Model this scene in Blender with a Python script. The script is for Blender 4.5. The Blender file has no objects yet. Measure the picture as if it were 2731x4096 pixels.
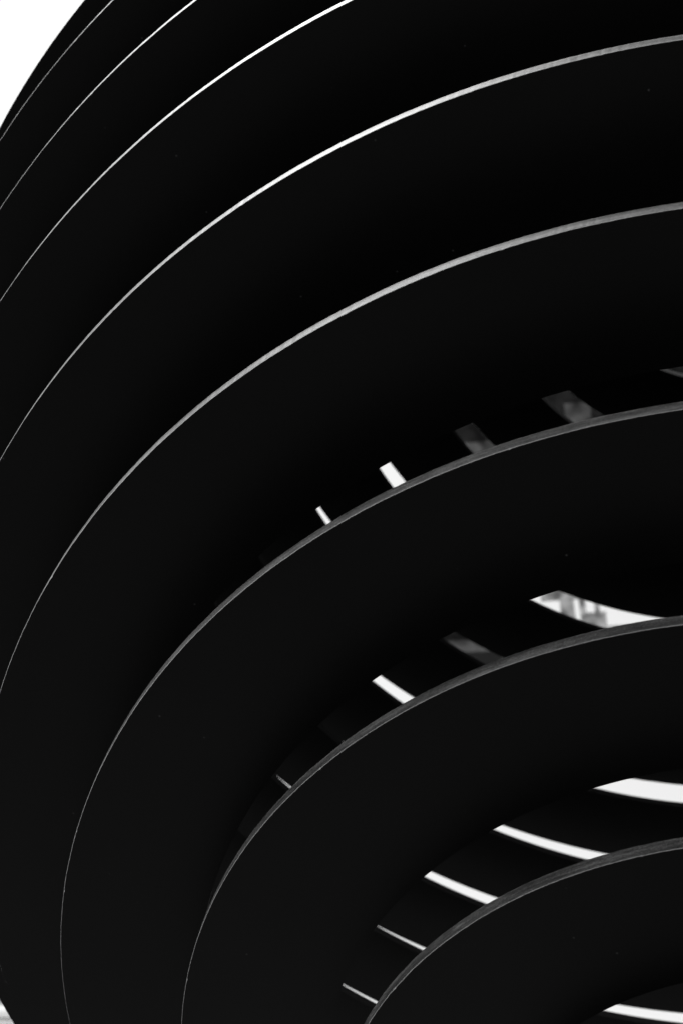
import bpy, bmesh, math, random
from mathutils import Vector, Matrix, noise
random.seed(7)
sc = bpy.context.scene
R_ = math.radians

# ------------------------------------------------------------------ camera
SC = 0.30                       # metres per solved unit
EYE = Vector((0, 0, 1.60))
cam_d = bpy.data.cameras.new('camera')
cam_d.sensor_fit = 'VERTICAL'; cam_d.sensor_height = 36.0
cam_d.lens = 7551.0 * 36.0 / 4096.0
cam_d.clip_start = 0.05; cam_d.clip_end = 3000
cam_d.dof.use_dof = True; cam_d.dof.focus_distance = 3.7; cam_d.dof.aperture_fstop = 5.0
cam_d.dof.aperture_blades = 9
cam = bpy.data.objects.new('camera', cam_d)
sc.collection.objects.link(cam)
rt = Vector((0.97525268, 0.16857577, 0.14305389))
up = Vector((0.07090796, -0.85133335, 0.51981111))
fw = Vector((-0.20941411, 0.49680352, 0.8422185))
m = Matrix((rt, up, -fw)).transposed().to_4x4(); m.translation = EYE
cam.matrix_world = m
sc.camera = cam

# ------------------------------------------------------------------ light
SUN_EL, SUN_AZ = 48.5, 227.0    # azimuth counted from +X, anticlockwise: from the left and behind the camera
sd = Vector((math.cos(R_(SUN_EL)) * math.cos(R_(SUN_AZ)), math.cos(R_(SUN_EL)) * math.sin(R_(SUN_AZ)), math.sin(R_(SUN_EL))))
sun_d = bpy.data.lights.new('sun', 'SUN'); sun_d.energy = 3.1; sun_d.angle = R_(20); sun_d.color = (1, 1, 1)
sun = bpy.data.objects.new('sun', sun_d); sc.collection.objects.link(sun)
sun.rotation_euler = sd.to_track_quat('Z', 'Y').to_euler(); sun.location = (0, 0, 60)
w = bpy.data.worlds.new('World'); sc.world = w; w.use_nodes = True
nt = w.node_tree; nt.nodes.clear()
wo = nt.nodes.new('ShaderNodeOutputWorld'); bg = nt.nodes.new('ShaderNodeBackground')
sky = nt.nodes.new('ShaderNodeTexSky'); sky.sky_type = 'NISHITA'; sky.sun_disc = False
sky.sun_elevation = R_(SUN_EL); sky.sun_rotation = R_(90 - SUN_AZ)
sky.air_density = 1.0; sky.dust_density = 1.0; sky.ozone_density = 1.0
bw = nt.nodes.new('ShaderNodeRGBToBW')          # a black-and-white photograph
nt.links.new(sky.outputs[0], bw.inputs[0]); nt.links.new(bw.outputs[0], bg.inputs['Color'])
bg.inputs['Strength'].default_value = 0.15
nt.links.new(bg.outputs[0], wo.inputs[0])
sc.view_settings.view_transform = 'Standard'; sc.view_settings.look = 'None'
sc.view_settings.gamma = 1; sc.view_settings.exposure = 2.15

# ------------------------------------------------------------------ materials
def mat(name, col, rough=0.6, spec=0.3):
    mm = bpy.data.materials.new(name); mm.use_nodes = True
    b = mm.node_tree.nodes['Principled BSDF']
    b.inputs['Base Color'].default_value = (col, col, col, 1)
    b.inputs['Roughness'].default_value = rough
    b.inputs['Specular IOR Level'].default_value = spec
    return mm, mm.node_tree, b
def N(t, kind, **kw):
    n = t.nodes.new(kind)
    for k, v in kw.items(): setattr(n, k, v)
    return n
def ramp(t, pts):
    r = t.nodes.new('ShaderNodeValToRGB'); e = r.color_ramp.elements
    while len(e) < len(pts): e.new(0.5)
    for i, (p, c) in enumerate(pts): e[i].position = p; e[i].color = (c, c, c, 1)
    return r

def black_panel():
    mm, t, b = mat('black_panel', 0.003, 0.42, 0.115)
    geo = N(t, 'ShaderNodeNewGeometry')
    big = N(t, 'ShaderNodeTexNoise'); big.inputs['Scale'].default_value = 2.2; big.inputs['Detail'].default_value = 4
    t.links.new(geo.outputs['Position'], big.inputs['Vector'])
    r1 = ramp(t, [(0.3, 0.0016), (0.7, 0.0026)]); t.links.new(big.outputs[0], r1.inputs[0])
    # dust specks and pin-holes in the board
    vor = N(t, 'ShaderNodeTexVoronoi'); vor.inputs['Scale'].default_value = 26
    t.links.new(geo.outputs['Position'], vor.inputs['Vector'])
    r2 = ramp(t, [(0.0, 1.0), (0.075, 0.0)]); t.links.new(vor.outputs['Distance'], r2.inputs[0])
    sep = N(t, 'ShaderNodeSeparateColor'); t.links.new(vor.outputs['Color'], sep.inputs[0])
    gt = N(t, 'ShaderNodeMath', operation='GREATER_THAN'); gt.inputs[1].default_value = 0.82
    t.links.new(sep.outputs[0], gt.inputs[0])
    mu = N(t, 'ShaderNodeMath', operation='MULTIPLY'); t.links.new(r2.outputs[0], mu.inputs[0]); t.links.new(gt.outputs[0], mu.inputs[1])
    mx = N(t, 'ShaderNodeMix', data_type='RGBA'); t.links.new(mu.outputs[0], mx.inputs[0])
    t.links.new(r1.outputs[0], mx.inputs[6]); mx.inputs[7].default_value = (0.07, 0.07, 0.07, 1)
    t.links.new(mx.outputs[2], b.inputs['Base Color'])
    return mm

def raw_edge():
    mm, t, b = mat('raw_edge', 0.08, 0.42, 0.115)
    uv = N(t, 'ShaderNodeUVMap'); uv.uv_map = 'UVMap'     # u in metres along the edge, v in metres up the edge
    def fib(su, sv, detail=5):
        mp = N(t, 'ShaderNodeMapping'); mp.inputs['Scale'].default_value = (su, sv, 1)
        t.links.new(uv.outputs[0], mp.inputs[0])
        n = N(t, 'ShaderNodeTexNoise'); n.inputs['Scale'].default_value = 1; n.inputs['Detail'].default_value = detail
        n.inputs['Roughness'].default_value = 0.65
        t.links.new(mp.outputs[0], n.inputs['Vector']); return n
    f1 = fib(32, 240); f2 = fib(240, 330, 2); f3 = fib(4, 55, 3)
    a = N(t, 'ShaderNodeMath', operation='ADD'); t.links.new(f1.outputs[0], a.inputs[0]); t.links.new(f2.outputs[0], a.inputs[1])
    a2 = N(t, 'ShaderNodeMath', operation='ADD'); t.links.new(a.outputs[0], a2.inputs[0]); t.links.new(f3.outputs[0], a2.inputs[1])
    r = ramp(t, [(0.42, 0.010), (0.50, 0.029), (0.58, 0.070)])
    d = N(t, 'ShaderNodeMath', operation='DIVIDE'); d.inputs[1].default_value = 3.0
    t.links.new(a2.outputs[0], d.inputs[0]); t.links.new(d.outputs[0], r.inputs[0])
    # flecks and scuffs where the board was knocked
    mp = N(t, 'ShaderNodeMapping'); mp.inputs['Scale'].default_value = (14, 90, 1); t.links.new(uv.outputs[0], mp.inputs[0])
    vo = N(t, 'ShaderNodeTexVoronoi'); vo.inputs['Scale'].default_value = 1; t.links.new(mp.outputs[0], vo.inputs['Vector'])
    vr = ramp(t, [(0.0, 1.0), (0.32, 0.0)]); t.links.new(vo.outputs['Distance'], vr.inputs[0])
    sp = N(t, 'ShaderNodeSeparateColor'); t.links.new(vo.outputs['Color'], sp.inputs[0])
    gt = N(t, 'ShaderNodeMath', operation='GREATER_THAN'); gt.inputs[1].default_value = 0.90; t.links.new(sp.outputs[0], gt.inputs[0])
    mu = N(t, 'ShaderNodeMath', operation='MULTIPLY'); t.links.new(vr.outputs[0], mu.inputs[0]); t.links.new(gt.outputs[0], mu.inputs[1])
    mx = N(t, 'ShaderNodeMix', data_type='RGBA'); t.links.new(mu.outputs[0], mx.inputs[0]); t.links.new(r.outputs[0], mx.inputs[6]); mx.inputs[7].default_value = (0.11, 0.11, 0.11, 1)
    t.links.new(mx.outputs[2], b.inputs['Base Color'])
    bp = N(t, 'ShaderNodeBump'); bp.inputs['Strength'].default_value = 0.25; bp.inputs['Distance'].default_value = 0.001
    t.links.new(f1.outputs[0], bp.inputs['Height']); t.links.new(bp.outputs[0], b.inputs['Normal'])
    return mm

M_BLACK = black_panel()
M_EDGE = raw_edge()
M_ARRIS = mat('worn_arris', 0.10, 0.5, 0.4)[0]
M_STEEL = mat('black_steel', 0.02, 0.5, 0.4)[0]

# ------------------------------------------------------------------ object helpers
def link(o, parent=None):
    sc.collection.objects.link(o)
    if parent: o.parent = parent
    return o
def tag(o, label=None, cat=None, group=None, kind=None):
    for k, v in (('label', label), ('category', cat), ('group', group), ('kind', kind)):
        if v: o[k] = v
def empty(name, loc):
    o = bpy.data.objects.new(name, None); o.location = loc; o.empty_display_size = 0.3
    return link(o)
def from_bm(name, bm, mats, parent=None, smooth=False):
    me = bpy.data.meshes.new(name); bm.to_mesh(me); bm.free()
    for x in (mats if isinstance(mats, (list, tuple)) else [mats]): me.materials.append(x)
    if smooth:
        for p in me.polygons: p.use_smooth = True
    o = link(bpy.data.objects.new(name, me), parent)
    if parent: o.location = -parent.location if parent.parent is None else (0, 0, 0)
    return o
def add_box(bm, lo, hi, bevel=0.0):
    r = bmesh.ops.create_cube(bm, size=1.0)
    c = [(a + b) / 2 for a, b in zip(lo, hi)]; s = [b - a for a, b in zip(lo, hi)]
    bmesh.ops.scale(bm, vec=s, verts=r['verts']); bmesh.ops.translate(bm, vec=c, verts=r['verts'])
    if bevel:
        es = list({e for v in r['verts'] for e in v.link_edges})
        bmesh.ops.bevel(bm, geom=es, offset=bevel, segments=1, affect='EDGES')
def add_tube(bm, a, b, r0, r1=None, n=16):
    a, b = Vector(a), Vector(b); d = b - a
    q = bmesh.ops.create_cone(bm, cap_ends=True, segments=n, radius1=r0, radius2=r0 if r1 is None else r1, depth=d.length)
    mx = Matrix.Translation((a + b) / 2) @ d.to_track_quat('Z', 'Y').to_matrix().to_4x4()
    bmesh.ops.transform(bm, matrix=mx, verts=q['verts'])

# ------------------------------------------------------------------ ground
def ground():
    mm, t, b = mat('paving', 0.25, 0.8, 0.3)
    geo = N(t, 'ShaderNodeNewGeometry')
    br = N(t, 'ShaderNodeTexBrick'); br.inputs['Scale'].default_value = 1.2
    br.inputs['Color1'].default_value = (.06, .06, .06, 1); br.inputs['Color2'].default_value = (.045, .045, .045, 1); br.inputs['Mortar'].default_value = (.03, .03, .03, 1)
    br.inputs['Mortar Size'].default_value = 0.008
    t.links.new(geo.outputs['Position'], br.inputs['Vector']); t.links.new(br.outputs['Color'], b.inputs['Base Color'])
    bm = bmesh.new()
    bmesh.ops.create_grid(bm, x_segments=1, y_segments=1, size=1200)
    o = from_bm('ground', bm, mm); tag(o, kind='structure')
ground()

# ------------------------------------------------------------------ the ringed sphere
AX_Y = 10.0
# z, outer radius, tilt x, tilt y, centre x, centre y (solved units, eye at the origin), top ring first
RINGS = [(23.4240,1.6832,0,0,0,0),(23.0257,2.9712,-.0001,-.0023,.0054,.0081),(22.4861,4.0776,.0029,-.0018,-.0004,.0006),
(21.7900,5.0862,.0044,.0016,-.0079,-.0036),(20.9883,5.9367,.0046,.0034,-.0091,-.0054),(20.1198,6.6338,.0008,.0053,-.0071,-.0066),
(19.1687,7.1860,-.0009,.0034,.0006,.0025),(18.2347,7.5794,-.0069,-.0008,.0022,.0040),(17.2145,7.8649,-.0028,-.0003,-.0039,.0011),
(16.1891,7.9994,-.0056,-.0070,.0097,.0012),(15.0527,7.9999,.0017,.0013,.0015,.0040),(13.8049,7.8408,.0018,.0016,-.0052,.0005),
(12.8188,7.5281,-.0013,-.0035,.0105,-.0005),(11.8771,7.1358,.0041,-.0013,.0040,-.0011),(10.9378,6.5555,.0021,-.0019,.0096,-.0017),
(10.0765,5.8746,.0029,.0033,.0117,-.0076),(9.2972,5.0349,.0079,.0031,.0008,.0056),(8.6450,4.0403,-.0178,-.0020,-.0159,.0037),
(8.1243,2.9200,-.0087,.0008,-.0068,-.0051),(7.7522,1.8199,0,0,0,0)]
RW, RT = 0.98486 * SC, 0.093887 * SC
CH, CHR = 0.0012, 0.0007         # lower arris: height, set-back
CT = 0.0010                     # upper arris
base = Vector((0, AX_Y * SC, 0))
sphere = empty('ring_sphere', base)
tag(sphere, 'huge black sphere of stacked flat rings with pale raw rims, seen from below', 'sculpture')

def ring(i, zz, rr, tx, ty, ox, oy):
    n = 2000 if i > 8 else 720
    rng = random.Random(100 + i)
    nicks = [(rng.uniform(0, 2 * math.pi), rng.uniform(.002, .006), rng.uniform(.0012, .0032)) for _ in range(14)]
    Ro = rr * SC; Ri = Ro - RW; Z = zz * SC + EYE.z
    def P(r, a, dz):
        x = (ox * SC) + r * math.cos(a); y = (oy * SC) + r * math.sin(a)
        return (x, y + AX_Y * SC, Z + tx * x + ty * y + dz)
    body = bmesh.new(); rim = bmesh.new()
    uvl = rim.loops.layers.uv.new('UVMap')
    B, E = [], []
    if i == 14: Ri -= 0.010
    for k in range(n):
        a = 2 * math.pi * k / n
        s = a * Ro
        j = 0.0003 * noise.noise(Vector((s * 18, i * 9.1, 0))) + 0.0004 * noise.noise(Vector((s * 95, i * 3.3, 5)))
        jt = 0.0005 * noise.noise(Vector((s * 70, i * 2.3, 8))) + 0.00012 * noise.noise(Vector((s * 9, i * 2.3, 3)))
        jl = 0.0005 * noise.noise(Vector((s * 130, i * 5.7, 2)))
        for (na, nw, nd) in nicks:
            d = ((a - na + math.pi) % (2 * math.pi) - math.pi) * Ro
            if abs(d) < nw: jl += nd * (1 - abs(d) / nw)
        c = CH + max(jl, -0.0008)
        ro = Ro + j
        lowb = P(ro - c * CHR / CH, a, 0); lowo = P(ro, a, c); topo = P(ro, a, RT - CT + jt); topb = P(ro - CT, a, RT + jt)
        B.append([body.verts.new(q) for q in (P(Ri, a, RT), P(Ri, a, 0), lowb)] + [body.verts.new(topb)])
        E.append([rim.verts.new(q) for q in (lowb, lowo, topo, topb)])
    for k in range(n):
        k2 = (k + 1) % n
        b0, b1, e0, e1 = B[k], B[k2], E[k], E[k2]
        body.faces.new((b0[0], b1[0], b1[1], b0[1]))           # inner wall
        body.faces.new((b0[1], b1[1], b1[2], b0[2]))           # underside
        body.faces.new((b0[3], b1[3], b1[0], b0[0]))           # top
        u0, u1 = 2 * math.pi * k / n * Ro + i * 3.7, 2 * math.pi * (k + 1) / n * Ro + i * 3.7
        for q, (v0, v1) in enumerate(((-.002, 0), (0, RT), (RT, RT + .001))):
            f = rim.faces.new((e0[q], e1[q], e1[q + 1], e0[q + 1]))
            f.material_index = 1 if q == 0 else 0
            for lp, uvv in zip(f.loops, ((u0, v0 + i), (u1, v0 + i), (u1, v1 + i), (u0, v1 + i))): lp[uvl].uv = uvv
    bmesh.ops.recalc_face_normals(body, faces=body.faces); bmesh.ops.recalc_face_normals(rim, faces=rim.faces)
    o = from_bm('ring', body, M_BLACK, sphere)
    e = from_bm('rim', rim, [M_EDGE, M_ARRIS])
    e.parent = o; e.location = (0, 0, 0)
    return o
for i, args in enumerate(RINGS): ring(i, *args)

# ribs, hub and mast: the side of the sphere that carries the rings, out of the picture to the right
for az in (-55, -15, 25, 60):
    bm = bmesh.new(); a = R_(az); prev = None
    for (zz, rr, *_r) in RINGS:
        r = (rr * SC - RW) + 0.012; p = Vector((r * math.cos(a), AX_Y * SC + r * math.sin(a), zz * SC + EYE.z + RT / 2))
        if prev is not None: add_tube(bm, prev, p, 0.012, n=8)
        prev = p
    from_bm('rib', bm, M_STEEL, sphere)
bm = bmesh.new(); add_tube(bm, (0, AX_Y * SC, 0.02), (0, AX_Y * SC, 23.43 * SC + EYE.z), 0.05, n=24); from_bm('mast', bm, M_STEEL, sphere)
bm = bmesh.new(); add_tube(bm, (0, AX_Y * SC, 0.0), (0, AX_Y * SC, 0.02), 0.3, n=32); from_bm('base_plate', bm, M_STEEL, sphere)
for zz, rr in ((RINGS[0][0], RINGS[0][1]), (RINGS[-1][0], RINGS[-1][1])):
    for az in (0, 120, 240):
        bm = bmesh.new(); a = R_(az); r = rr * SC - RW + .01; z = zz * SC + EYE.z + RT / 2
        add_tube(bm, (0, AX_Y * SC, z), (r * math.cos(a), AX_Y * SC + r * math.sin(a), z), 0.01, n=8)
        from_bm('spoke', bm, M_STEEL, sphere)

# ------------------------------------------------------------------ canopy behind the sphere (far side, out of focus)
def sheet(name, dif, trn):
    mm = bpy.data.materials.new(name); mm.use_nodes = True; t = mm.node_tree
    out = t.nodes['Material Output']; t.nodes.remove(t.nodes['Principled BSDF'])
    d = N(t, 'ShaderNodeBsdfDiffuse'); tr = N(t, 'ShaderNodeBsdfTranslucent'); ad = N(t, 'ShaderNodeAddShader')
    d.inputs[0].default_value = (dif,) * 3 + (1,); tr.inputs[0].default_value = (trn,) * 3 + (1,)
    geo = N(t, 'ShaderNodeNewGeometry'); no = N(t, 'ShaderNodeTexNoise'); no.inputs['Scale'].default_value = 6.5; no.inputs['Detail'].default_value = 5
    t.links.new(geo.outputs['Position'], no.inputs['Vector'])
    rr = ramp(t, [(0.38, 0.3 * trn), (0.5, trn), (0.62, 1.7 * trn)]); t.links.new(no.outputs[0], rr.inputs[0]); t.links.new(rr.outputs[0], tr.inputs[0])
    t.links.new(d.outputs[0], ad.inputs[0]); t.links.new(tr.outputs[0], ad.inputs[1]); t.links.new(ad.outputs[0], out.inputs[0])
    return mm
S_DARK = sheet('smoked_panel', 0.012, 0.0018)
S_MID = sheet('grey_panel', 0.03, 0.0105)
S_PALE = sheet('opal_panel', 0.1, 0.050)
S_BLACK = sheet('black_panel_sheet', 0.02, 0.001)
CZ = 16.0
can = empty('canopy', Vector((2.6, 7.9, 0)))
tag(can, 'blurred canopy roof of smoked and pale panels, seen through the gaps between the rings', 'canopy')
def panel(x0, x1, y0, y1, mt, dz=0.0, name='roof_panel'):
    bm = bmesh.new(); r = bmesh.ops.create_grid(bm, x_segments=1, y_segments=1, size=0.5)
    bmesh.ops.scale(bm, vec=(x1 - x0, y1 - y0, 1), verts=r['verts']); bmesh.ops.translate(bm, vec=((x0 + x1) / 2, (y0 + y1) / 2, CZ + dz), verts=r['verts'])
    from_bm(name, bm, mt, can)
panel(-2.95, -1.92, 6.80, 7.885, S_DARK)
panel(-2.95, -1.92, 7.885, 9.00, S_MID)
panel(-1.86, -0.92, 6.80, 7.58, S_DARK)
panel(-1.86, -1.47, 7.58, 9.00, S_DARK)
panel(-1.25, -0.92, 7.58, 9.00, S_DARK)
panel(-1.47, -1.25, 7.86, 9.00, S_DARK)
panel(-1.47, -1.25, 7.58, 7.86, S_MID, 0, 'roof_light')
panel(-0.86, 1.10, 6.80, 9.00, S_DARK)
panel(1.16, 3.00, 6.80, 9.00, S_DARK)
panel(-2.95, -2.33, 9.10, 9.98, S_DARK)
panel(-2.95, -2.33, 9.98, 10.118, S_MID)
panel(-2.95, -2.33, 10.30, 10.42, S_DARK)
panel(-1.90, -1.34, 9.10, 9.60, S_PALE)
panel(-1.735, -1.605, 9.60, 10.20, S_PALE)
panel(-1.56, -1.50, 9.60, 9.75, S_PALE)
panel(-1.425, -1.375, 9.60, 9.75, S_PALE)
panel(-1.56, -1.325, 9.75, 9.91, S_PALE)
panel(-1.56, -1.12, 9.91, 10.20, S_PALE)
def beam(lo, hi, name='beam'):
    bm = bmesh.new(); add_box(bm, lo, hi, 0.01); from_bm(name, bm, M_STEEL, can)
for y in (6.70, 9.02):
    beam((-2.95, y, CZ + 0.005), (3.0, y + 0.09, CZ + 0.30))
for x in (-1.91, -0.91, 1.11):
    beam((x, 6.795, CZ + 0.01), (x + 0.045, 9.015, CZ + 0.24), 'purlin')
beam((-2.95, 10.118, CZ + 0.005), (-2.33, 10.30, CZ + 0.2), 'edge_beam')
for x in (-2.97, -2.35): beam((x, 9.115, CZ + 0.02), (x + 0.03, 10.42, CZ + 0.2), 'outrigger')
for y in (6.745, 9.065):
    bm = bmesh.new(); add_tube(bm, (2.6, y, 0), (2.6, y, CZ + 0.004), 0.14, 0.11, 24); from_bm('column', bm, M_STEEL, can)

# ------------------------------------------------------------------ tower at the lower left
TX, TY, TW, TH = -46.5, 77.5, 15.0, 112.0
M_WHITE = mat('white_render', 0.26, 0.95, 0.05)[0]
M_GREYB = mat('grey_spandrel', 0.16, 0.95, 0.05)[0]
M_GLASS = mat('window_blind', 0.09, 0.9, 0.02)[0]
tower = empty('tower_block', Vector((TX, TY, 0)))
tag(tower, 'pale tower block with banded floors, far off at the lower left corner', 'building')
bm = bmesh.new(); add_box(bm, (TX - TW / 2, TY, 0), (TX + TW / 2, TY + 15, TH)); from_bm('wall', bm, M_WHITE, tower)
z0 = 78.28 - 3.2 * 24
bm = bmesh.new()
for k in range(34):
    z = z0 + 3.2 * k
    add_box(bm, (TX - TW / 2 - .04, TY - .06, z - 1.10), (TX + TW / 2 + .04, TY - .003, z - .62))
o = from_bm('spandrel', bm, M_GREYB, tower)
bm = bmesh.new()
for k in range(34):
    z = z0 + 3.2 * k
    add_box(bm, (TX - TW / 2 - .09, TY - .12, z - 1.24), (TX + TW / 2 + .09, TY - .003, z - 1.13))
o = from_bm('ledge', bm, M_GREYB, tower)
wme = None
for k in range(18, 33):
    for c in range(5):
        x = TX - TW / 2 + 0.6 + c * 2.8
        if wme is None:
            bm = bmesh.new(); add_box(bm, (0, -0.05, 0), (2.7, -0.003, 1.6))
            wme = bpy.data.meshes.new('window'); bm.to_mesh(wme); bm.free(); wme.materials.append(M_GLASS)
        o = link(bpy.data.objects.new('window', wme), tower); o.location = (x - TX, 0, z0 + 3.2 * k)
